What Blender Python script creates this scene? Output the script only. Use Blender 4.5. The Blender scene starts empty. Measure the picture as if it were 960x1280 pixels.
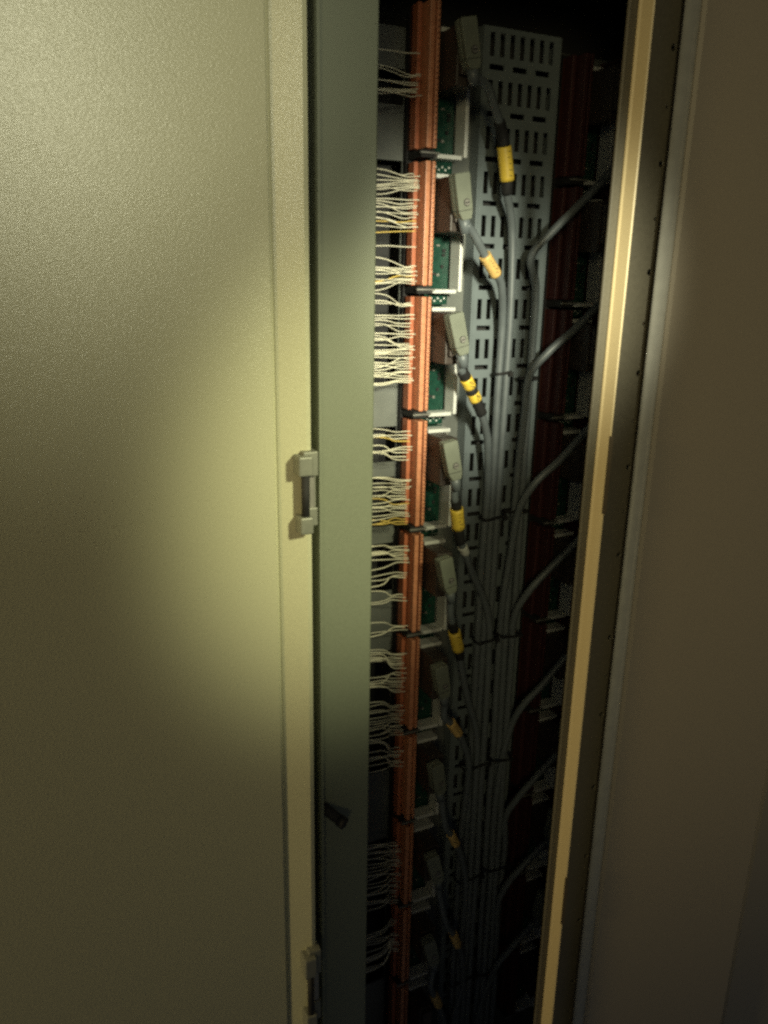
import bpy, bmesh, math, random
from mathutils import Vector, Matrix
random.seed(7)
sc = bpy.context.scene
COL = sc.collection
EYE = Vector((0.0, 0.0, 1.65))

# ------------------------------------------------------------------ camera
F = 976.0
YAW = math.radians(25.0)
up_c = Vector((60.0, 3310.0, 976.0)).normalized()          # world up seen in camera axes
fw_c = Vector((0, 0, -1.0))
h_c = (fw_c - up_c * fw_c.dot(up_c)).normalized()          # level heading
r_c = h_c.cross(up_c).normalized()                         # level right
X_c = h_c * math.sin(YAW) + r_c * math.cos(YAW)
Y_c = h_c * math.cos(YAW) - r_c * math.sin(YAW)
CAM_ROT = Matrix((X_c, Y_c, up_c))                         # rows: world axes in camera space -> cam to world
cam_d = bpy.data.cameras.new('camera')
cam = bpy.data.objects.new('camera', cam_d); COL.objects.link(cam)
cam.matrix_world = Matrix.Translation(EYE) @ CAM_ROT.to_4x4()
cam_d.sensor_fit = 'VERTICAL'; cam_d.sensor_height = 24.0
cam_d.lens = F / 1280.0 * 24.0
cam_d.clip_start = 0.02; cam_d.clip_end = 50
sc.camera = cam

def at(px, py, Y):
    """world point on the vertical plane Y that shows at photograph pixel (px, py)"""
    d = CAM_ROT @ Vector((px - 480.0, 640.0 - py, -F))
    return EYE + d * (Y / d.y)

# ------------------------------------------------------------------ materials
def mat(name, base, rough=0.5, metal=0.0, var=0.0, vscale=30.0, bump=0.0, bscale=400.0, spec=0.5, bdist=0.0003, stretch=None):
    m = bpy.data.materials.new(name); m.use_nodes = True
    nt = m.node_tree; b = nt.nodes['Principled BSDF']
    b.inputs['Base Color'].default_value = (*base, 1)
    b.inputs['Roughness'].default_value = rough
    b.inputs['Metallic'].default_value = metal
    b.inputs['Specular IOR Level'].default_value = spec
    tc = nt.nodes.new('ShaderNodeTexCoord')
    if var > 0:
        n = nt.nodes.new('ShaderNodeTexNoise'); n.inputs['Scale'].default_value = vscale
        n.inputs['Detail'].default_value = 5
        nt.links.new(tc.outputs['Object'], n.inputs['Vector'])
        r = nt.nodes.new('ShaderNodeValToRGB')
        lo = [c * (1 - var) for c in base]; hi = [min(1, c * (1 + var)) for c in base]
        r.color_ramp.elements[0].position = 0.3; r.color_ramp.elements[1].position = 0.7
        r.color_ramp.elements[0].color = (*lo, 1); r.color_ramp.elements[1].color = (*hi, 1)
        nt.links.new(n.outputs['Fac'], r.inputs['Fac'])
        nt.links.new(r.outputs['Color'], b.inputs['Base Color'])
        mr = nt.nodes.new('ShaderNodeMapRange')
        mr.inputs['To Min'].default_value = rough * 0.85; mr.inputs['To Max'].default_value = min(1, rough * 1.15)
        nt.links.new(n.outputs['Fac'], mr.inputs['Value']); nt.links.new(mr.outputs['Result'], b.inputs['Roughness'])
    if bump > 0:
        n2 = nt.nodes.new('ShaderNodeTexNoise'); n2.inputs['Scale'].default_value = bscale
        n2.inputs['Detail'].default_value = 3; n2.inputs['Roughness'].default_value = 0.6
        if stretch:
            mp = nt.nodes.new('ShaderNodeMapping'); mp.inputs['Scale'].default_value = stretch
            nt.links.new(tc.outputs['Object'], mp.inputs['Vector']); nt.links.new(mp.outputs['Vector'], n2.inputs['Vector'])
        else:
            nt.links.new(tc.outputs['Object'], n2.inputs['Vector'])
        bp = nt.nodes.new('ShaderNodeBump'); bp.inputs['Strength'].default_value = bump
        bp.inputs['Distance'].default_value = bdist
        nt.links.new(n2.outputs['Fac'], bp.inputs['Height'])
        nt.links.new(bp.outputs['Normal'], b.inputs['Normal'])
    return m

M = {
    'paint':   mat('beige_powder_coat', (0.49, 0.48, 0.325), 0.25, var=0.05, vscale=500, bump=0.8, bscale=820, bdist=0.0003, stretch=(0.5, 1, 1.2)),
    'paint_d': mat('beige_powder_coat_shaded', (0.34, 0.292, 0.22), 0.5, var=0.07, vscale=600, bump=0.4, bscale=700),  # same beige coat as the left door, its shade put into the colour
    'grey':    mat('grey_frame_paint', (0.175, 0.192, 0.138), 0.55, var=0.05, vscale=400, bump=0.3, bscale=500),
    'plate':   mat('zinc_plate', (0.17, 0.18, 0.165), 0.45, metal=0.25, var=0.12, vscale=25, bump=0.15, bscale=300),
    'dark':    mat('dark_interior_paint', (0.022, 0.022, 0.022), 0.7, var=0.15, vscale=12),
    'tray':    mat('grey_slotted_plastic', (0.16, 0.19, 0.20), 0.45, var=0.08, vscale=40, bump=0.1, bscale=300),
    'orange':  mat('orange_terminal_plastic', (0.64, 0.265, 0.14), 0.4, var=0.14, vscale=90),
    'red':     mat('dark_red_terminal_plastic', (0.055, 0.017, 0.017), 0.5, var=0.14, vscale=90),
    'slot':    mat('terminal_clamp_hole', (0.10, 0.025, 0.012), 0.6),
    'black':   mat('black_plastic', (0.012, 0.0115, 0.0115), 0.75, var=0.2, vscale=60),
    'brown':   mat('dark_socket_plastic', (0.05, 0.038, 0.032), 0.5, var=0.2, vscale=50),
    'pcb':     mat('green_circuit_board', (0.005, 0.042, 0.027), 0.35, var=0.25, vscale=220),
    'alu':     mat('bright_aluminium', (0.66, 0.67, 0.64), 0.42, metal=0.1, var=0.08, vscale=80),
    'steel':   mat('dull_steel', (0.33, 0.32, 0.29), 0.4, metal=0.5, var=0.1, vscale=80),
    'hood':    mat('grey_connector_hood', (0.17, 0.185, 0.145), 0.5, var=0.08, vscale=70, bump=0.1, bscale=500),
    'cable':   mat('grey_cable_jacket', (0.125, 0.143, 0.152), 0.42, var=0.1, vscale=60),
    'wire':    mat('cream_wire', (0.78, 0.74, 0.58), 0.4, var=0.05, vscale=60),
    'wire_y':  mat('yellow_wire', (0.80, 0.58, 0.16), 0.4, var=0.05, vscale=60),
    'yellow':  mat('yellow_marker', (0.80, 0.56, 0.07), 0.45, var=0.08, vscale=200),
    'tan':     mat('tan_marker', (0.70, 0.46, 0.16), 0.5, var=0.1, vscale=200),
    'clear':   mat('pale_tape', (0.55, 0.55, 0.50), 0.3, var=0.1, vscale=200),
    'seal':    mat('grey_rubber_seal', (0.40, 0.39, 0.345), 0.5, var=0.08, vscale=70, bump=0.15, bscale=300),
    'hinge':   mat('grey_hinge_metal', (0.20, 0.205, 0.17), 0.5, metal=0.2, var=0.1, vscale=90),
    'duct':    mat('grey_duct_plastic', (0.30, 0.31, 0.29), 0.5, var=0.06, vscale=40),
    'strip': mat('brown_perforated_steel', (0.10, 0.09, 0.065), 0.55, var=0.08, vscale=300),
    'orange_shaded': mat('shaded_orange_terminal_plastic', (0.42, 0.13, 0.06), 0.5, var=0.15, vscale=90),  # darker copy of the orange, shade on the low tier put into the colour
    'groove': mat('dark_terminal_base', (0.07, 0.018, 0.012), 0.6),
    'lit_edge': mat('warm_lit_edge_paint', (0.52, 0.43, 0.255), 0.4, var=0.05, vscale=500, bump=0.3, bscale=700),  # warm light along the bevel is partly put into this colour
    'shadow_break': mat('brown_shadow_overlay', (0.07, 0.053, 0.03), 0.55, var=0.1, vscale=80),
    'ink':     mat('printed_ink', (0.03, 0.03, 0.025), 0.6),
}

# ------------------------------------------------------------------ mesh helpers
class MB:
    def __init__(self):
        self.bm = bmesh.new(); self.mats = []
    def mi(self, m):
        if m not in self.mats: self.mats.append(m)
        return self.mats.index(m)
    def box(self, a, b, m, bevel=0.0, rot=None, piv=None, seg=2):
        a = Vector(a); b = Vector(b); c = (a + b) / 2; s = b - a
        r = bmesh.ops.create_cube(self.bm, size=1.0)
        vs = r['verts']
        for v in vs: v.co = Vector((v.co.x * s.x, v.co.y * s.y, v.co.z * s.z)) + c
        fs = set(f for v in vs for f in v.link_faces)
        if bevel > 0:
            es = list(set(e for v in vs for e in v.link_edges))
            br = bmesh.ops.bevel(self.bm, geom=es, offset=bevel, segments=seg, affect='EDGES', profile=0.5)
            bev_f = set(br['faces'])
            fs = bev_f | set(f for q in bev_f for v in q.verts for f in v.link_faces)
            vs = list(set(v for f in fs for v in f.verts))
        k = self.mi(m)
        for f in fs:
            if f.is_valid: f.material_index = k; f.smooth = False
        if rot is not None:
            bmesh.ops.transform(self.bm, matrix=rot if piv is None else Matrix.Translation(piv) @ rot @ Matrix.Translation(-Vector(piv)), verts=vs)
        return vs
    def prism(self, pts, z0, z1, m, smooth=False, closed=True):
        """pts: list of (x, y); extruded in z as solid"""
        k = self.mi(m)
        lo = [self.bm.verts.new((x, y, z0)) for x, y in pts]
        hi = [self.bm.verts.new((x, y, z1)) for x, y in pts]
        n = len(pts)
        for i in range(n):
            f = self.bm.faces.new((lo[i], lo[(i + 1) % n], hi[(i + 1) % n], hi[i])); f.material_index = k; f.smooth = smooth
        f = self.bm.faces.new(hi); f.material_index = k
        f = self.bm.faces.new(lo[::-1]); f.material_index = k
    def poly_xz(self, pts, y0, y1, m):
        """outline in x,z; solid between y0 (front) and y1"""
        k = self.mi(m)
        a = [self.bm.verts.new((x, y0, z)) for x, z in pts]
        b = [self.bm.verts.new((x, y1, z)) for x, z in pts]
        n = len(pts)
        for i in range(n):
            f = self.bm.faces.new((a[i], a[(i + 1) % n], b[(i + 1) % n], b[i])); f.material_index = k
        f = self.bm.faces.new(a[::-1]); f.material_index = k
        f = self.bm.faces.new(b); f.material_index = k
    def tube(self, pts, r, m, n=8, smooth_steps=6, caps=True, rs=None):
        P = catmull(pts, smooth_steps) if smooth_steps > 1 else [Vector(p) for p in pts]
        k = self.mi(m); rings = []
        t0 = (P[1] - P[0]).normalized()
        nrm = t0.orthogonal().normalized()
        for i, p in enumerate(P):
            t = (P[min(i + 1, len(P) - 1)] - P[max(i - 1, 0)])
            t = t.normalized() if t.length > 1e-9 else t0
            nrm = (nrm - t * nrm.dot(t)).normalized()
            bn = t.cross(nrm)
            rr = r if rs is None else rs[0] + (rs[1] - rs[0]) * i / (len(P) - 1)
            rings.append([self.bm.verts.new(p + (nrm * math.cos(a) + bn * math.sin(a)) * rr) for a in [2 * math.pi * j / n for j in range(n)]])
        for i in range(len(rings) - 1):
            for j in range(n):
                f = self.bm.faces.new((rings[i][j], rings[i][(j + 1) % n], rings[i + 1][(j + 1) % n], rings[i + 1][j]))
                f.material_index = k; f.smooth = True
        if caps:
            f = self.bm.faces.new(rings[0][::-1]); f.material_index = k
            f = self.bm.faces.new(rings[-1]); f.material_index = k
    def ring(self, pts, r, m, n=6):
        """closed tube through pts"""
        k = self.mi(m); N = len(pts); P = [Vector(p) for p in pts]; rings = []
        ax = (P[N // 3] - P[0]).cross(P[2 * N // 3] - P[0]).normalized()
        for i, p in enumerate(P):
            t = (P[(i + 1) % N] - P[i - 1]).normalized()
            bn = t.cross(ax).normalized()
            rings.append([self.bm.verts.new(p + bn * math.cos(a) * r * 0.6 + ax * math.sin(a) * r * 1.5) for a in [2 * math.pi * j / n for j in range(n)]])
        for i in range(N):
            for j in range(n):
                f = self.bm.faces.new((rings[i][j], rings[i][(j + 1) % n], rings[(i + 1) % N][(j + 1) % n], rings[(i + 1) % N][j]))
                f.material_index = k; f.smooth = True
    def build(self, name, parent=None, smooth_angle=None):
        bmesh.ops.recalc_face_normals(self.bm, faces=self.bm.faces[:])
        me = bpy.data.meshes.new(name); self.bm.to_mesh(me); self.bm.free()
        for m in self.mats: me.materials.append(m)
        o = bpy.data.objects.new(name, me); COL.objects.link(o)
        if parent is not None: o.parent = parent
        return o

def catmull(pts, steps):
    P = [Vector(p) for p in pts]
    Q = [P[0] * 2 - P[1]] + P + [P[-1] * 2 - P[-2]]
    out = []
    for i in range(1, len(Q) - 2):
        a, b, c, d = Q[i - 1], Q[i], Q[i + 1], Q[i + 2]
        for s in range(steps):
            t = s / steps
            out.append(0.5 * ((2 * b) + (c - a) * t + (2 * a - 5 * b + 4 * c - d) * t * t + (3 * b - a - 3 * c + d) * t ** 3))
    out.append(P[-1]); return out

def tag(o, label=None, cat=None, group=None, kind=None):
    if label: o['label'] = label
    if cat: o['category'] = cat
    if group: o['group'] = group
    if kind: o['kind'] = kind
    return o
def thing(name, label, cat, loc=(0, 0, 0), group=None):
    o = bpy.data.objects.new(name, None); COL.objects.link(o)
    o.location = loc; o.empty_display_size = 0.02
    return tag(o, label, cat, group)
def copy_tree(o, parent=None):
    c = o.copy(); COL.objects.link(c)
    if parent is not None: c.parent = parent
    for ch in [x for x in bpy.data.objects if x.parent == o]:
        copy_tree(ch, c)
    return c

ORD = ['topmost', 'second from the top', 'third from the top', 'fourth from the top', 'fifth from the top',
       'sixth from the top', 'seventh from the top', 'eighth from the top', 'ninth from the top', 'lowest']

# ------------------------------------------------------------------ cabinet
ZLO, ZHI = 0.30, 2.02
cab = thing('electrical_cabinet', 'beige steel cabinet standing open on rows of orange terminals', 'cabinet', (0.4, 0.9, ZLO))
def cpart(mb, name, label=None, parent=None):
    o = mb.build(name); p = parent or cab
    o.parent = p
    q = p; off = Vector((0, 0, 0))
    while q is not None: off += q.location; q = q.parent
    o.location = -off if False else Vector((0, 0, 0))
    o.data.transform(Matrix.Translation(-off))
    if label: o['label'] = label
    return o

PLY = 0.905                       # mounting plate face
CUT = [(84, 130), (200, 478), (533, 577), (596, 657), (678, 738), (812, 962), (1045, 1220)]
b = MB(); T = PLY + 0.003
b.box((0.16, PLY, ZLO), (0.345, T, 1.927), M['plate']); b.box((0.4375, PLY, ZLO), (0.98, T, 1.927), M['plate'])
zt = 1.927
for ya, yb in CUT:
    za, zb_ = at(488, ya, PLY).z, at(488, yb, PLY).z
    b.box((0.345, PLY, za), (0.4375, T, zt), M['plate']); zt = zb_
b.box((0.345, PLY, ZLO), (0.4375, T, zt), M['plate'])
cpart(b, 'mounting_plate', 'grey plate with tall cut-outs behind the wires')
b = MB(); b.box((0.10, 0.950, ZLO), (1.06, 0.955, ZHI), M['dark']); cpart(b, 'back_panel')
b = MB(); b.box((0.10, 0.70, 1.99), (1.06, 0.949, 2.0), M['dark']); cpart(b, 'top_panel')
b = MB(); b.box((0.10, 0.66, ZLO), (0.105, 0.949, 1.989), M['dark']); cpart(b, 'side_panel')
b = MB(); b.box((1.055, 0.66, ZLO), (1.06, 0.949, 1.989), M['dark']); cpart(b, 'side_panel')
b = MB(); b.box((0.106, 0.66, ZLO - 0.01), (1.054, 0.949, ZLO - 0.002), M['dark']); cpart(b, 'floor_panel')

# left grey post with a pale lip
b = MB()
b.prism([(0.170, 0.642), (0.2235, 0.642), (0.2235, 0.6165), (0.2245, 0.614), (0.2270, 0.614), (0.2280, 0.6165), (0.2280, 0.627), (0.2795, 0.627),
         (0.2810, 0.6285), (0.2810, 0.69), (0.279, 0.69), (0.279, 0.66), (0.170, 0.66)], ZLO, ZHI, M['grey'])
post_l = cpart(b, 'front_post', 'grey steel post beside the left door')
p0 = at(404, 1009, 0.624); p1 = at(432, 1031, 0.600)
b = MB(); d = (p1 - p0).normalized()
b.tube([p0, p0 + d * 0.004, p1 - d * 0.004], 0.0054, M['black'], n=16, smooth_steps=1)
b.tube([p1 - d * 0.008, p1 - d * 0.001], 0.0060, M['black'], n=16, smooth_steps=1)
cpart(b, 'rubber_bumper', None, post_l)

# left door: flat leaf, groove, bevelled edge band, return
b = MB()
b.prism([(-0.62, 0.600), (0.1805, 0.600), (0.1815, 0.6025), (0.1832, 0.6028), (0.1842, 0.6015), (0.2065, 0.5945), (0.2100, 0.5948), (0.2113, 0.5975), (0.2113, 0.632),
         (0.2095, 0.632), (0.2095, 0.620), (-0.60, 0.620), (-0.60, 0.632), (-0.62, 0.632)], ZLO + 0.02, ZHI - 0.01, M['paint'])
door_l = cpart(b, 'door', 'wide beige textured door leaf filling the left of the picture')

def hinge(parent, px, py0, py1, Y, lower=False):
    hb = MB()
    a = at(px, py0, Y); c = at(px, py1, Y); H = a.z - c.z; x = (a.x + c.x) / 2; z0 = c.z; y = Y
    hm = M['hinge']
    hb.box((x - 0.0085, y - 0.013, z0 + H * 0.72), (x + 0.004, y + 0.004, z0 + H * 0.96), hm, 0.0015)
    hb.box((x - 0.003, y - 0.008, z0 + H * 0.70), (x + 0.010, y + 0.006, z0 + H * 1.00), hm, 0.001)
    hb.box((x - 0.0075, y - 0.013, z0), (x + 0.004, y + 0.004, z0 + H * 0.215), hm, 0.0015)
    hb.box((x + 0.002, y - 0.006, z0 + H * 0.07), (x + 0.010, y + 0.006, z0 + H * 0.30), hm, 0.001)
    hb.box((x + 0.0062, y - 0.002, z0 + H * 0.25), (x + 0.0095, y + 0.0055, z0 + H * 0.75), hm)
    h = cpart(hb, 'hinge', None, parent)
    pb = MB()
    pb.tube([(x - 0.0015, y - 0.008, z0 + H * 0.17), (x - 0.0015, y - 0.008, z0 + H * 0.74)], 0.0034, M['black'], n=14, smooth_steps=1)
    pb.box((x + 0.0025, y - 0.004, z0 + H * 0.27), (x + 0.0085, y + 0.004, z0 + H * 0.73), M['steel'], 0.0015)
    cpart(pb, 'hinge_pin', None, parent)
hinge(door_l, 380, 563, 663, 0.5955)
hinge(door_l, 387, 1183, 1277, 0.5955)

# right hinge post: narrow face, bevel catching the warm light
def PX(u, Y):                     # pixel column at eye level -> x on plane Y
    return at(u, 352 + (u - 485) * 0.018, Y).x
b = MB()
xs = [PX(769, 0.613), PX(784.5, 0.600)]
x819 = PX(822, 0.632)
xg = PX(755, 0.6165)
b.prism([(xs[0] - 0.0012, 0.6168), (xs[0] - 0.0012, 0.6152), (xs[0], 0.6132), (xs[1] - 0.0022, 0.6012), (xs[1] - 0.0010, 0.6003), (xs[1], 0.6010), (xs[1] + 0.0003, 0.603),
         (xs[1] + 0.0003, 0.6185), (xs[0], 0.6185)], ZLO, ZHI, M['lit_edge'])
post_r = cpart(b, 'hinge_post', 'pale bevelled steel post catching warm light along its edge')
b = MB(); b.prism([(xg, 0.6180), (xg + 0.001, 0.6170), (xs[0] - 0.0016, 0.6170), (xs[0] - 0.0016, 0.6200), (xg, 0.6200)], ZLO, ZHI, M['strip'])
cpart(b, 'post_flange', 'dull inner flange of the pale post', post_r)
def shadow_break(py0, py1):  # thin dark overlay standing for the shadow that breaks the bright edge
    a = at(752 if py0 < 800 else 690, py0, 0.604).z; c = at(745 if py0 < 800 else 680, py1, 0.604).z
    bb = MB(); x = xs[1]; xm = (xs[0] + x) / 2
    bb.prism([(xm, 0.6074), (xm, 0.6064), (x - 0.0024, 0.6003), (x + 0.0012, 0.5994), (x + 0.0012, 0.606), (x + 0.0006, 0.606), (x + 0.0006, 0.6002), (x - 0.0022, 0.6009)], c, a, M['shadow_break'])
    cpart(bb, 'edge_shadow_break', 'thin brown overlay painting a shadow break on the bright edge', post_r)
shadow_break(545, 642)
shadow_break(1100, 1160)
# perforated strip behind the bevel, with round holes cut as real openings
def perforated(x0, x1, y, z0, z1, hx, pitch, r_big, r_small, m):
    pb = MB(); k = pb.mi(m); n = int((z1 - z0) / pitch)
    for i in range(n):
        za = z0 + i * pitch; zb = za + pitch; zc = (za + zb) / 2; r = r_big if i % 2 == 0 else r_small
        N = 16
        circ = [(hx + r * math.cos(2 * math.pi * j / N + math.pi / N), zc + r * math.sin(2 * math.pi * j / N + math.pi / N)) for j in range(N)]
        outer = []
        for j in range(N):
            a = 2 * math.pi * j / N + math.pi / N; c, s = math.cos(a), math.sin(a)
            tx = ((x1 - hx) / c if c > 0 else (x0 - hx) / c) if abs(c) > 1e-6 else 9
            tz = ((zb - zc) / s if s > 0 else (za - zc) / s) if abs(s) > 1e-6 else 9
            t = min(tx, tz); outer.append((hx + c * t, zc + s * t))
        vi = [pb.bm.verts.new((x, y, z)) for x, z in circ]; vo = [pb.bm.verts.new((x, y, z)) for x, z in outer]
        vb = [pb.bm.verts.new((x, y + 0.003, z)) for x, z in circ]
        cor = [(math.atan2(cz - zc, cx - hx) % (2 * math.pi), (cx, cz)) for cx, cz in ((x0, za), (x1, za), (x0, zb), (x1, zb))]
        for j in range(N):
            q = (j + 1) % N; a0 = 2 * math.pi * j / N + math.pi / N; a1 = a0 + 2 * math.pi / N
            mid = [c for a, c in cor if a0 < a < a1 or a0 < a + 2 * math.pi < a1]
            fv = [vi[j], vo[j]] + [pb.bm.verts.new((c[0], y, c[1])) for c in mid] + [vo[q], vi[q]]
            f = pb.bm.faces.new(fv); f.material_index = k
            f = pb.bm.faces.new((vi[j], vi[q], vb[q], vb[j])); f.material_index = k
    return pb
zh = at(826, 205, 0.632).z
pitch = 0.05
z_start = zh - pitch / 2 - pitch * 2 * 12
door_r = None
x841 = PX(842, 0.612); x1068 = PX(1068, 0.612)
b = MB()
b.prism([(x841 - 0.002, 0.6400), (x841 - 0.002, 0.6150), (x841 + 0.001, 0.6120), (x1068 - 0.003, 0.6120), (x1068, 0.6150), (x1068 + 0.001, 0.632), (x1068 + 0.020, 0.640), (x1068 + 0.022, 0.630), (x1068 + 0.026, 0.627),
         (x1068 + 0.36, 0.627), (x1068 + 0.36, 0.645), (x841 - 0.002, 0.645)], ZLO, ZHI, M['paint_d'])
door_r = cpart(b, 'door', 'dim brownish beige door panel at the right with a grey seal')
b = perforated(PX(783, 0.632), PX(832, 0.632), 0.632, z_start, z_start + 0.05 * 34, PX(810, 0.632), pitch, 0.0032, 0.002, M['strip'])
cpart(b, 'perforated_strip', 'dark strip with a row of round holes', door_r)
b = MB()
xa, xb = PX(820, 0.617), PX(839, 0.617); xc = (xa + xb) / 2; rr = (xb - xa) / 2
pts = [(xc + rr * math.cos(math.pi * (1 + j / 12)), 0.6195 + 0.42 * rr * math.sin(math.pi * (1 + j / 12))) for j in range(13)]
b.prism(pts + [(xb, 0.6205), (xa, 0.6205)], ZLO, ZHI, M['seal'], smooth=True)
cpart(b, 'seal', 'grey rounded rubber seal', door_r)

# ------------------------------------------------------------------ wire duct hidden behind the grey post
b = MB(); b.box((0.262, 0.8995, ZLO + .01), (0.346, 0.9045, 1.92), M['duct'])
b.box((0.260, 0.826, ZLO + .01), (0.348, 0.829, 1.92), M['duct'], 0.001)
for sx in (0.263, 0.3435):
    z = ZLO + 0.012
    while z < 1.91:
        b.box((sx, 0.8288, z), (sx + 0.002, 0.8998, z + 0.007), M['duct']); z += 0.0125
cpart(b, 'wire_duct', 'grey slotted wiring duct behind the front post')

# ------------------------------------------------------------------ slotted cable channel
chan = thing('slotted_cable_channel', 'grey slotted cable channel running down the back between the two terminal columns', 'cable channel', (0.585, PLY, 1.9))
def slotted():
    pb = MB(); k = pb.mi(M['tray'])
    x0, x1 = 0.532, 0.636; y = 0.884; th = 0.0022
    ztop = at(597, 29, 0.884).z; zbot = ZLO + 0.01
    def rect_grid(za, zb, holes):
        """band of the sheet between za and zb with rectangular openings holes=[(hx0,hx1,hz0,hz1)] sharing hz"""
        hz0, hz1 = holes[0][2], holes[0][3]
        cells = [(x0, x1, hz1, zb), (x0, x1, za, hz0)]
        xx = x0
        for h in holes:
            cells.append((xx, h[0], hz0, hz1)); xx = h[1]
        cells.append((xx, x1, hz0, hz1))
        for a, c, e, f2 in cells:
            if c - a > 1e-6 and f2 - e > 1e-6: pb.box((a, y, e), (c, y + th, f2), M['tray'])
    z = ztop
    while z > zbot + 0.05:
        # tall slots
        hs = [(x0 + 0.006 + i * 0.0139, x0 + 0.006 + i * 0.0139 + 0.0068, z - 0.031, z - 0.006) for i in range(7)]
        rect_grid(z - 0.0340, z, hs)
        hs = [(x0 + 0.0065 + i * 0.0325, x0 + 0.0065 + i * 0.0325 + 0.0205, z - 0.0450, z - 0.0390) for i in range(3)]
        rect_grid(z - 0.050, z - 0.0340, hs)
        z -= 0.050
    return pb, ztop, z
pb, ztop, zend = slotted()
cpart(pb, 'slotted_face', None, chan)
b = MB()
b.box((0.529, 0.884, zend), (0.5318, PLY - 0.0005, ztop), M['tray']); b.box((0.6362, 0.884, zend), (0.639, PLY - 0.0005, ztop), M['tray'])
cpart(b, 'channel_side', None, chan)
b = MB(); b.box((0.5325, PLY - 0.003, zend), (0.6355, PLY - 0.0008, ztop), M['dark']); cpart(b, 'channel_back', None, chan)

# ------------------------------------------------------------------ terminal modules
BR0 = 0.140; PITCH = 0.150
def module(om, rm, second=False):
    t = thing('terminal_block', '', 'terminal block', (0, 0, 0), '')
    b = MB(); n = 26; L0, L1 = 0.0065, 0.1435; st = (L1 - L0) / n
    def strip(x0, flip=1):
        def bx(xa, xb, ya, yb, za, zb, m, bev=0.0):
            xa, xb = x0 + flip * xa, x0 + flip * xb
            b.box((min(xa, xb), ya, za), (max(xa, xb), yb, zb), m, bev, seg=2)
        # base, low tier, clamp ridge and outer ridge run the whole length
        bx(0.0000, 0.0210, -0.018, -0.010, L0, L1, M['groove'])
        bx(-0.0015, 0.0038, -0.032, -0.0178, L0, L1, rm, 0.0007)
        bx(0.0062, 0.0124, -0.047, -0.0178, L0, L1, om, 0.0009)
        bx(0.0154, 0.0192, -0.046, -0.0178, L0, L1, om, 0.0007)
        for i in range(n):
            z0 = L0 + i * st; dz = 0.00012 * ((i * 7) % 5 - 2)
            bx(0.0191, 0.0214, -0.042, -0.0178, z0 + 0.0012, z0 + st - 0.0012, om, 0.0003)      # marker teeth
            bx(0.0165, 0.0180, -0.0463, -0.0452, z0 + 0.0019 + dz, z0 + st - 0.0019 + dz, M['slot'])  # clamp screws
            if i % 2 == 0: bx(0.0066, 0.0120, -0.0472, -0.0462, z0 - 0.00016, z0 + 0.00016, rm)       # joints between blocks
    strip(0.0)
    s = b.build('terminal_strip', t)
    if second:
        b = MB(); strip(0.078, -1); b.build('terminal_strip', t)
    b = MB(); b.box((-0.001, -0.0098, -0.001), (0.0205, -0.0005, 0.1485), M['black']); b.box((0.001, -0.044, -0.0028), (0.019, -0.0099, 0.0056), M['black']); b.build('mounting_rail', t)
    b = MB(); b.box((0.0235, -0.020, -0.016), (0.055, -0.018, 0.132), M['pcb'])
    # small soldered parts on the board
    rnd = random.Random(3)
    for k in range(9):
        zz = rnd.uniform(0.004, 0.062); xx = rnd.uniform(0.027, 0.048)
        b.box((xx, -0.0222, zz), (xx + rnd.uniform(.002, .005), -0.0201, zz + rnd.uniform(.0015, .004)), M['black'] if k % 3 else M['steel'])
    for k in range(6):
        xx = 0.027 + k * 0.0045
        b.box((xx, -0.0206, -0.0125 + (k % 2) * 0.003), (xx + 0.0022, -0.0201, -0.0105 + (k % 2) * 0.003), M['alu'])
    b.build('circuit_board', t)
    for z in (0.0, 0.129):
        b = MB(); b.box((0.0235, -0.042, z - 0.0024), (0.0555, -0.0225, z + 0.0024), M['alu'], 0.0006)
        b.box((-0.001, -0.047, z + 0.0010 if z < .05 else z - .0012), (0.0236, -0.0445, z + 0.0028 if z < .05 else z + .0006), M['steel']) if z < 0.05 else b.box((0.018, -0.030, z - 0.0012), (0.0236, -0.026, z + 0.0012), M['steel'])
        b.build('end_bracket', t)
    b = MB(); b.box((0.0560, -0.046, 0.000), (0.0605, -0.0225, 0.072), M['alu'], 0.0006); b.box((0.0560, -0.024, 0.0722), (0.0625, -0.0145, 0.129), M['steel'])
    b.build('side_rail', t)
    b = MB(); b.box((0.0235, -0.078, 0.066), (0.046, -0.0205, 0.126), M['brown'], 0.0015)
    b.box((0.026, -0.085, 0.076), (0.042, -0.0782, 0.122), M['brown'], 0.001)
    b.build('connector_socket', t)
    return t
XC = 0.439
proto = module(M['orange'], M['orange_shaded'])
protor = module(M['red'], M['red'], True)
GR1 = 'terminal blocks down the left column'; GR2 = 'terminal blocks down the shaded right column'
extra = ['cut off by the top of the photo', 'with few spread wires at its top', '', '', '', '', '', '', '', '']
for i in range(10):
    o = proto if i == 0 else copy_tree(proto)
    o.location = (XC, PLY, EYE.z + BR0 - PITCH * i)
    o['label'] = 'orange terminal block with green board, %s in its column' % ORD[i]; o['group'] = GR1
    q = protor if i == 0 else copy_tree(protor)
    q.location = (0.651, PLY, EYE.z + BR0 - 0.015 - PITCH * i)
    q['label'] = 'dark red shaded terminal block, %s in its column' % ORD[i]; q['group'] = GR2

for ch in proto.children:
    if ch.name.startswith('terminal_strip'): ch.scale.z = 1.08          # the top strip runs on out of the picture

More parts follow.
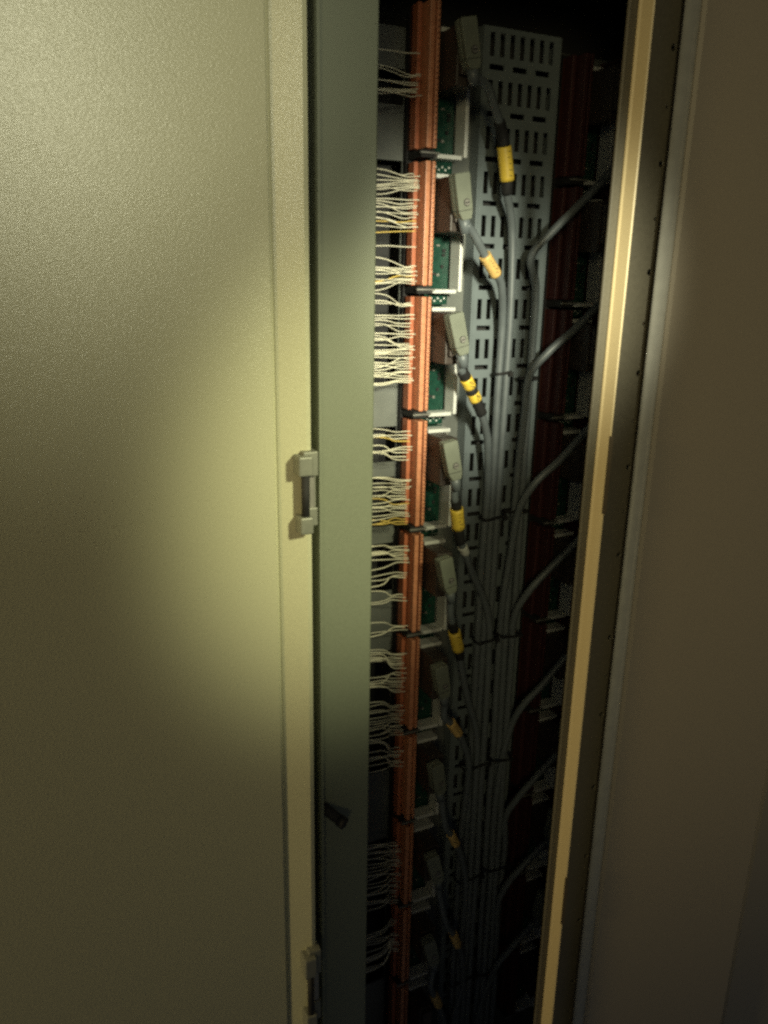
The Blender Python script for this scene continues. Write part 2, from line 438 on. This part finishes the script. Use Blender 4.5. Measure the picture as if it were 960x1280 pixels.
# ------------------------------------------------------------------ white wires
# (row, left y range in px, right y range in px, count)
W = [(0, 55, 55, 66, 66, 1), (0, 84, 90, 92, 96, 2), (0, 100, 122, 103, 120, 6),
     (1, 205, 243, 217, 240, 9), (1, 250, 276, 248, 285, 10), (1, 288, 290, 283, 291, 2), (1, 308, 309, 309, 310, 1), (1, 325, 360, 332, 355, 11),
     (2, 371, 376, 378, 384, 3), (2, 387, 420, 392, 424, 7), (2, 418, 441, 428, 438, 4), (2, 444, 477, 436, 480, 15),
     (3, 537, 548, 538, 553, 4), (3, 553, 573, 557, 576, 5), (3, 598, 658, 598, 656, 20),
     (4, 680, 710, 682, 704, 8), (4, 714, 732, 716, 722, 3), (4, 742, 756, 741, 753, 3), (4, 783, 790, 780, 789, 3),
     (5, 814, 832, 816, 836, 9), (5, 845, 866, 840, 866, 9), (5, 878, 925, 880, 920, 13),
     (6, 930, 958, 934, 958, 10),
     (7, 1048, 1090, 1052, 1085, 13), (7, 1090, 1138, 1085, 1130, 12),
     (8, 1160, 1165, 1150, 1157, 3), (8, 1172, 1216, 1165, 1190, 12)]
rnd = random.Random(11)
for row, l0, l1, r0, r1, n in W:
    for k in range(n):
        t = (k + 0.5) / n
        # wires leave the duct bunched through its fingers and fan out to their clamps
        q = 3 if k % 5 else 2
        tl = (0.42 * (k + 0.5) + 0.58 * ((k // 3) * 3 + 1.5)) / n if n > 3 else t
        yl = l0 + (l1 - l0) * min(max(tl, 0), 1) + rnd.choice((-1, 1)) * rnd.uniform(0, 7.5)
        yr = r0 + (r1 - r0) * t + rnd.uniform(-1.0, 1.0)
        off = (yr - 640) / 640
        Pa = at(474, yl, 0.842 + rnd.uniform(-0.006, 0.008))
        xr = 527 - 34 * (yr / 1280.0) + rnd.uniform(-5, 3)
        Pb = at(xr, yr, 0.8565)
        bulge = rnd.uniform(0.0005, 0.004)
        mid = (Pa * 0.5 + Pb * 0.5) + Vector((0, -bulge * .6, rnd.uniform(-0.0018, 0.0022)))
        start = Vector((0.330, Pa.y + rnd.uniform(0, .02), Pa.z + rnd.uniform(-0.006, 0.004)))
        xk = max(xr - rnd.uniform(14, 20), 488)
        knee = at(xk, yr + rnd.uniform(-1.2, 1.2), 0.853 + rnd.uniform(-.002, .001))
        pre = at(xr - 5, yr + rnd.uniform(-.4, .4), 0.8558); end = at(xr + 1, yr, 0.8572)
        b = MB(); wm = M['wire_y'] if (row in (1, 3) and rnd.random() < 0.22 and t > 0.5) else M['wire']
        b.tube([start, Pa, knee, pre, end], rnd.uniform(0.00052, 0.00072), wm, n=6, smooth_steps=5)
        o = b.build('wire')
        c = 'yellowish' if wm is M['wire_y'] else 'white'
        tag(o, 'thin %s wire entering the left terminal block, %s' % (c, ORD[row]), 'wire',
            '%s wires of the terminal block %s' % (c, ORD[row]))

# ------------------------------------------------------------------ plugs with cables
def hood_parts(parent, mirror=1):
    R = Matrix.Rotation(math.radians(-12 * mirror), 4, 'Y')
    def place(b, name, par=None):
        bmesh.ops.transform(b.bm, matrix=Matrix.Scale(1, 4) @ R, verts=b.bm.verts[:])
        return b.build(name, par or parent)
    b = MB()
    # two shell halves with a seam, shoulders tapering to the cable end; local origin at the top centre, z down
    OUT = [(-0.0092, 0.0), (0.0092, 0.0), (0.0098, -0.003), (0.0094, -0.040), (0.0066, -0.049), (-0.0050, -0.049), (-0.0088, -0.040), (-0.0098, -0.003)]
    b.poly_xz(OUT, -0.0075, -0.0003, M['hood']); b.poly_xz(OUT, 0.0002, 0.0075, M['hood'])
    bmesh.ops.bevel(b.bm, geom=[e for e in b.bm.edges], offset=0.0007, segments=1, affect='EDGES')
    b.box((-0.0090, -0.0077, -0.0392), (0.0090, 0.0076, -0.0386), M['black'])
    h = place(b, 'plug_hood')
    b = MB(); b.tube([(0.002, -0.0074, -0.031), (0.002, -0.0086, -0.031)], 0.0034, M['steel'], n=14, smooth_steps=1)
    b.box((-0.0006, -0.0089, -0.0316), (0.0046, -0.0084, -0.0304), M['black'])
    b.tube([(0.002, -0.0071, -0.031), (0.002, -0.0078, -0.031)], 0.0042, M['black'], n=14, smooth_steps=1)
    place(b, 'screw', h)
    b = MB(); b.tube([(0.0008, 0, -0.046), (0.0008, 0, -0.064)], 0.0064, M['cable'], n=14, smooth_steps=1, rs=(0.0072, 0.0056))
    place(b, 'strain_relief', h)
    return h
LB, RB = 0.5565, 0.6005            # bundle centres
slots_l = [(0.017, 0.866), (0.0075, 0.866), (-0.002, 0.866), (0.0125, 0.857), (0.003, 0.857), (-0.0115, 0.866), (-0.0065, 0.857), (-0.016, 0.857), (-0.021, 0.866)]
slots_r = [(0.012, 0.866), (0.0025, 0.866), (-0.007, 0.866), (0.0075, 0.857), (-0.002, 0.857), (0.0215, 0.866), (0.017, 0.857), (-0.0115, 0.857), (-0.0165, 0.866)]
# per row: waypoints (px, py, Y); marker segments (t0, t1 as waypoint indices, material)
ROWS = [
    [(601, 88, .815), (609, 108, .82), (617, 131, .826), (624, 152, .832), (628, 168, .836), (630, 183, .838), (634, 226, .842), (634, 242, .846), (631, 290, .856)],
    [(585, 279, .812), (593, 294, .818), (606, 319, .826), (613, 331, .830), (620, 343, .834), (627, 358, .842), (627, 405, .856)],
    [(570, 452, .812), (576, 461, .816), (580, 468, .820), (590, 489, .826), (595, 500, .828), (602, 517, .832), (608, 540, .842), (610, 560, .848), (613, 620, .858)],
    [(565, 612, .812), (568, 622, .815), (570, 629, .818), (573, 660, .824), (576, 678, .828), (582, 692, .834), (590, 715, .842), (598, 770, .856)],
    [(557, 748, .812), (563, 768, .818), (566, 782, .822), (573, 812, .828), (575, 822, .830), (578, 840, .836), (585, 875, .846), (590, 920, .856)],
    [(549, 890, .812), (555, 896, .816), (563, 903, .820), (573, 917, .826), (579, 928, .832), (586, 955, .846), (590, 1000, .856)],
    [(548, 1014, .812), (556, 1031, .818), (563, 1042, .822), (570, 1055, .826), (576, 1068, .834), (582, 1100, .848), (584, 1140, .857)],
    [(543, 1127, .812), (556, 1150, .818), (566, 1167, .822), (572, 1181, .826), (577, 1195, .836), (578, 1230, .85), (576, 1265, .857)],
    [(534, 1222, .812), (538, 1232, .816), (542, 1243, .820), (548, 1256, .824), (554, 1275, .834), (560, 1300, .848), (562, 1330, .857)],
]
SEG = [
    [(3, 5, 'black', 1.35), (5, 6, 'yellow', 1.7), (6, 7, 'black', 1.35)],
    [(2, 4, 'tan', 1.45)],
    [(1.6, 2.2, 'black', 1.4), (2.2, 2.75, 'yellow', 1.55), (2.75, 3.1, 'black', 1.5), (3.1, 4, 'yellow', 1.55), (4, 5, 'black', 1.4)],
    [(1.5, 2.3, 'black', 1.35), (2.3, 3, 'yellow', 1.7), (3, 4, 'black', 1.35), (4.4, 5.0, 'clear', 1.25)],
    [(1.8, 2.2, 'black', 1.3), (2.2, 3, 'yellow', 1.65), (3, 4, 'black', 1.3)],
    [(2, 3, 'tan', 1.4)], [(2, 3, 'tan', 1.3)], [(2, 3, 'tan', 1.35)], [(2, 3, 'tan', 1.35)],
]
DESC = ['with a black sleeve and long yellow tag', 'with a short tan tag', 'with two yellow tags on a black sleeve', 'with a square yellow tag and pale tape',
        'with a yellow tag low on the cable', 'with a tan tag above the shade line', 'with a small tan tag in shade', 'with a dim tan tag near the bottom', 'with a dim tan tag at the bottom edge']
CR = 0.0050
hood_proto = None
for i in range(9):
    zb = EYE.z + BR0 - PITCH * i
    loc = Vector((0.4625, 0.812, zb + 0.1265))
    t = thing('plug_cable', 'grey plug cable %s, %s' % (DESC[i], ORD[i]), 'cable', loc, 'plug cables of the left column')
    if hood_proto is None: hood_proto = hood_parts(t)
    else:
        hc = copy_tree(hood_proto, t); hc.rotation_euler = (rnd.uniform(-.05, .05), rnd.uniform(-.055, .055), rnd.uniform(-.12, .12))
    tip = loc + Matrix.Rotation(math.radians(-12), 3, 'Y') @ Vector((0.0008, 0, -0.054))
    way = [at(*p) for p in ROWS[i]]
    dx, yy = slots_l[i]
    way[0] = way[0] * 0.25 + tip * 0.75
    jit = lambda: rnd.uniform(-0.0012, 0.0012)
    tail = []
    z = way[-1].z - 0.09
    while z > ZLO + 0.02:
        tail.append(Vector((LB + dx * 1.12 + jit(), yy + jit() * .6, z))); z -= 0.11
    last = way[-1]; last.x = last.x * 0.3 + (LB + dx * 1.12) * 0.7; last.y = max(last.y, yy - 0.004)
    allp = [tip] + way[1:] + tail
    steps = 8; curve = catmull(allp, steps)
    b = MB(); b.tube([p - loc for p in curve], CR, M['cable'], n=12, smooth_steps=1); b.build('cable', t)
    sleeve = None
    for (t0, t1, mm, k) in SEG[i]:
        seg = curve[int(round(t0 * steps)):int(round(t1 * steps)) + 1]
        if len(seg) < 2: continue
        b = MB(); b.tube([p - loc for p in seg], CR * k, M[mm], n=14, smooth_steps=1)
        if mm in ('yellow', 'tan') and len(seg) > 2:
            # faint printed dashes across the tag
            a, c = seg[0] - loc, seg[-1] - loc; ax = (c - a).normalized(); v = Vector((0, -1, 0)); v = (v - ax * v.dot(ax)).normalized(); s = ax.cross(v)
            nmk = 5
            for q in range(nmk):
                f0 = 0.18 + 0.64 * q / (nmk - 1); cpos = seg[int(f0 * (len(seg) - 1))].lerp(seg[min(len(seg) - 1, int(f0 * (len(seg) - 1)) + 1)], (f0 * (len(seg) - 1)) % 1) - loc
                sg = rnd.uniform(-.25, .25)
                cc = cpos + v * (CR * k * 0.985) + s * CR * sg
                w = CR * rnd.uniform(.2, .5)
                b.box(cc - Vector((w, .0004, .00035)), cc + Vector((w, .0004, .00035)), M['ink'])
        nm = {'black': 'sleeve', 'yellow': 'cable_tag', 'tan': 'cable_tag', 'clear': 'tape'}[mm]
        b.build(nm, t)

# right column: hoods behind the bright post, cables slanting down to the second bundle
RC = [[(757, 222), (728, 252), (690, 290), (664, 322), (657, 360)], [(745, 385), (718, 412), (686, 440), (662, 470), (656, 520)], [(727, 545), (700, 575), (668, 605), (648, 640), (645, 690)],
      [(708, 690), (688, 710), (662, 738), (643, 770), (640, 815)], [(695, 835), (676, 858), (655, 880), (640, 905), (637, 950)], [(680, 960), (662, 980), (645, 1000), (632, 1022), (628, 1060)],
      [(665, 1070), (648, 1088), (634, 1105), (622, 1130), (618, 1165)], [(652, 1170), (636, 1188), (622, 1205), (612, 1225), (608, 1260)]]
hood_proto2 = None
for i, wp in enumerate(RC):
    way = [at(px, py, Y) for (px, py), Y in zip(wp, (.826, .83, .838, .85, .858))]
    d = (way[0] - way[1]).normalized()
    top = way[0] + d * 0.03
    loc = top + Vector((0.017, 0, 0.054))
    t = thing('plug_cable', 'dark cable slanting behind the bright post, %s there' % ORD[i], 'cable', loc, 'plug cables of the right column')
    if hood_proto2 is None: hood_proto2 = hood_parts(t, -1)
    else: copy_tree(hood_proto2, t)
    dx, yy = slots_r[i]; tail = []
    z = way[-1].z - 0.09
    way[-1].x = way[-1].x * 0.3 + (RB + dx * 1.12) * 0.7
    while z > ZLO + 0.02:
        tail.append(Vector((RB + dx * 1.12 + rnd.uniform(-.0012, .0012), yy + rnd.uniform(-.0008, .0008), z))); z -= 0.11
    b = MB(); b.tube([p - loc for p in catmull([top] + way + tail, 8)], CR, M['cable'], n=12, smooth_steps=1); b.build('cable', t)

# long cables that come down from above the frame in the two bundles
# ------------------------------------------------------------------ cable ties
TIES = [(470, 2, 475, 2), (650, 4, 643, 3), (803, 5, 795, 4), (956, 6, 947, 5), (1093, 7, 1080, 6), (1215, 8, 1205, 7)]
for k, (yl, nl, yr, nr) in enumerate(TIES):
    for side, (yp, n, cx, sl, pxu) in enumerate(((yl, nl, LB, slots_l, 606), (yr, nr, RB, slots_r, 640))):
        z = at(pxu, yp, 0.852).z
        xs_ = [cx + s[0] * 1.12 for s in sl[:n]]; ys_ = [s[1] for s in sl[:n]]
        x0, x1 = min(xs_) - CR - .0012, max(xs_) + CR + .0012; y0, y1 = min(ys_) - CR - .0012, max(ys_) + CR + .0008
        r = 0.004; pts = []
        for (qx, qy, a0) in ((x1 - r, y1 - r, 0), (x0 + r, y1 - r, 90), (x0 + r, y0 + r, 180), (x1 - r, y0 + r, 270)):
            for j in range(5):
                a = math.radians(a0 + j * 22.5); X = qx + r * math.cos(a)
                pts.append((X, qy + r * math.sin(a), z + (X - cx) * (0.12 if side == 0 else -0.1)))
        b = MB(); b.ring([Vector(p) - Vector((cx, y0, z)) for p in pts], 0.0014, M['black'])
        hx = x1 - cx - .004
        b.box((hx - .003, -.004, -.0025), (hx + .003, .0005, .003), M['black'], 0.0005)
        o = b.build('cable_tie'); o.location = (cx, y0, z)
        tag(o, 'black tie on the %s cable bundle, %s' % ('left' if side == 0 else 'right', ORD[k] if k < 5 else 'lowest'), 'cable tie', 'black cable ties round the cable bundles')

# ------------------------------------------------------------------ lights
w = bpy.data.worlds.new('World'); sc.world = w; w.use_nodes = True
bg = w.node_tree.nodes['Background']; bg.inputs[0].default_value = (0.9, 0.95, 1.0, 1); bg.inputs[1].default_value = 0.034
def lamp(name, kind, loc, target, energy, color, **kw):
    L = bpy.data.lights.new(name, kind); L.energy = energy; L.color = color
    for k, v in kw.items(): setattr(L, k, v)
    o = bpy.data.objects.new(name, L); COL.objects.link(o); o.location = loc
    o.rotation_euler = (Vector(target) - Vector(loc)).to_track_quat('-Z', 'Y').to_euler()
    return o
lamp('torch', 'SPOT', (0.30, -0.06, 1.78), at(572, 395, 0.8), 72.0, (1.0, 0.98, 0.72), spot_size=math.radians(27.5), spot_blend=1.0, shadow_soft_size=0.04)
lamp('added_fill_spot', 'SPOT', (0.50, -0.25, 1.90), at(468, 605, 0.65), 54.0, (1.0, 0.98, 0.58), spot_size=math.radians(27.5), spot_blend=1.0, shadow_soft_size=0.04)  # added spot without a known source, brightens door edge and grey post
lamp('warm_room_lamp', 'SPOT', (-1.9, 0.28, 1.95), (0.55, 0.6, 1.1), 80.0, (1.0, 0.78, 0.36), spot_size=math.radians(48), spot_blend=1.0, shadow_soft_size=0.10)
lamp('ceiling_lamp', 'SPOT', (0.02, -1.7, 2.22), at(165, 20, 0.6), 92.0, (1.0, 0.98, 0.70), spot_size=math.radians(12.3), spot_blend=0.5, shadow_soft_size=0.15)
lamp('added_room_fill', 'SPOT', (-0.8, -1.55, 2.2), (0.84, 0.6, 1.55), 50.0, (1.0, 0.87, 0.47), spot_size=math.radians(37), spot_blend=1.0, shadow_soft_size=0.25)  # added wide fill for the doors and lower interior, no known source

# ------------------------------------------------------------------ render look
sc.view_settings.view_transform = 'Standard'; sc.view_settings.look = 'None'
sc.view_settings.exposure = 0.0; sc.view_settings.gamma = 1.0
sc.render.engine = 'CYCLES'
sc.cycles.use_denoising = False
sc.cycles.filter_width = 2.7
sc.cycles.use_adaptive_sampling = True; sc.cycles.adaptive_threshold = 0.016; sc.cycles.adaptive_min_samples = 48
sc.cycles.max_bounces = 6
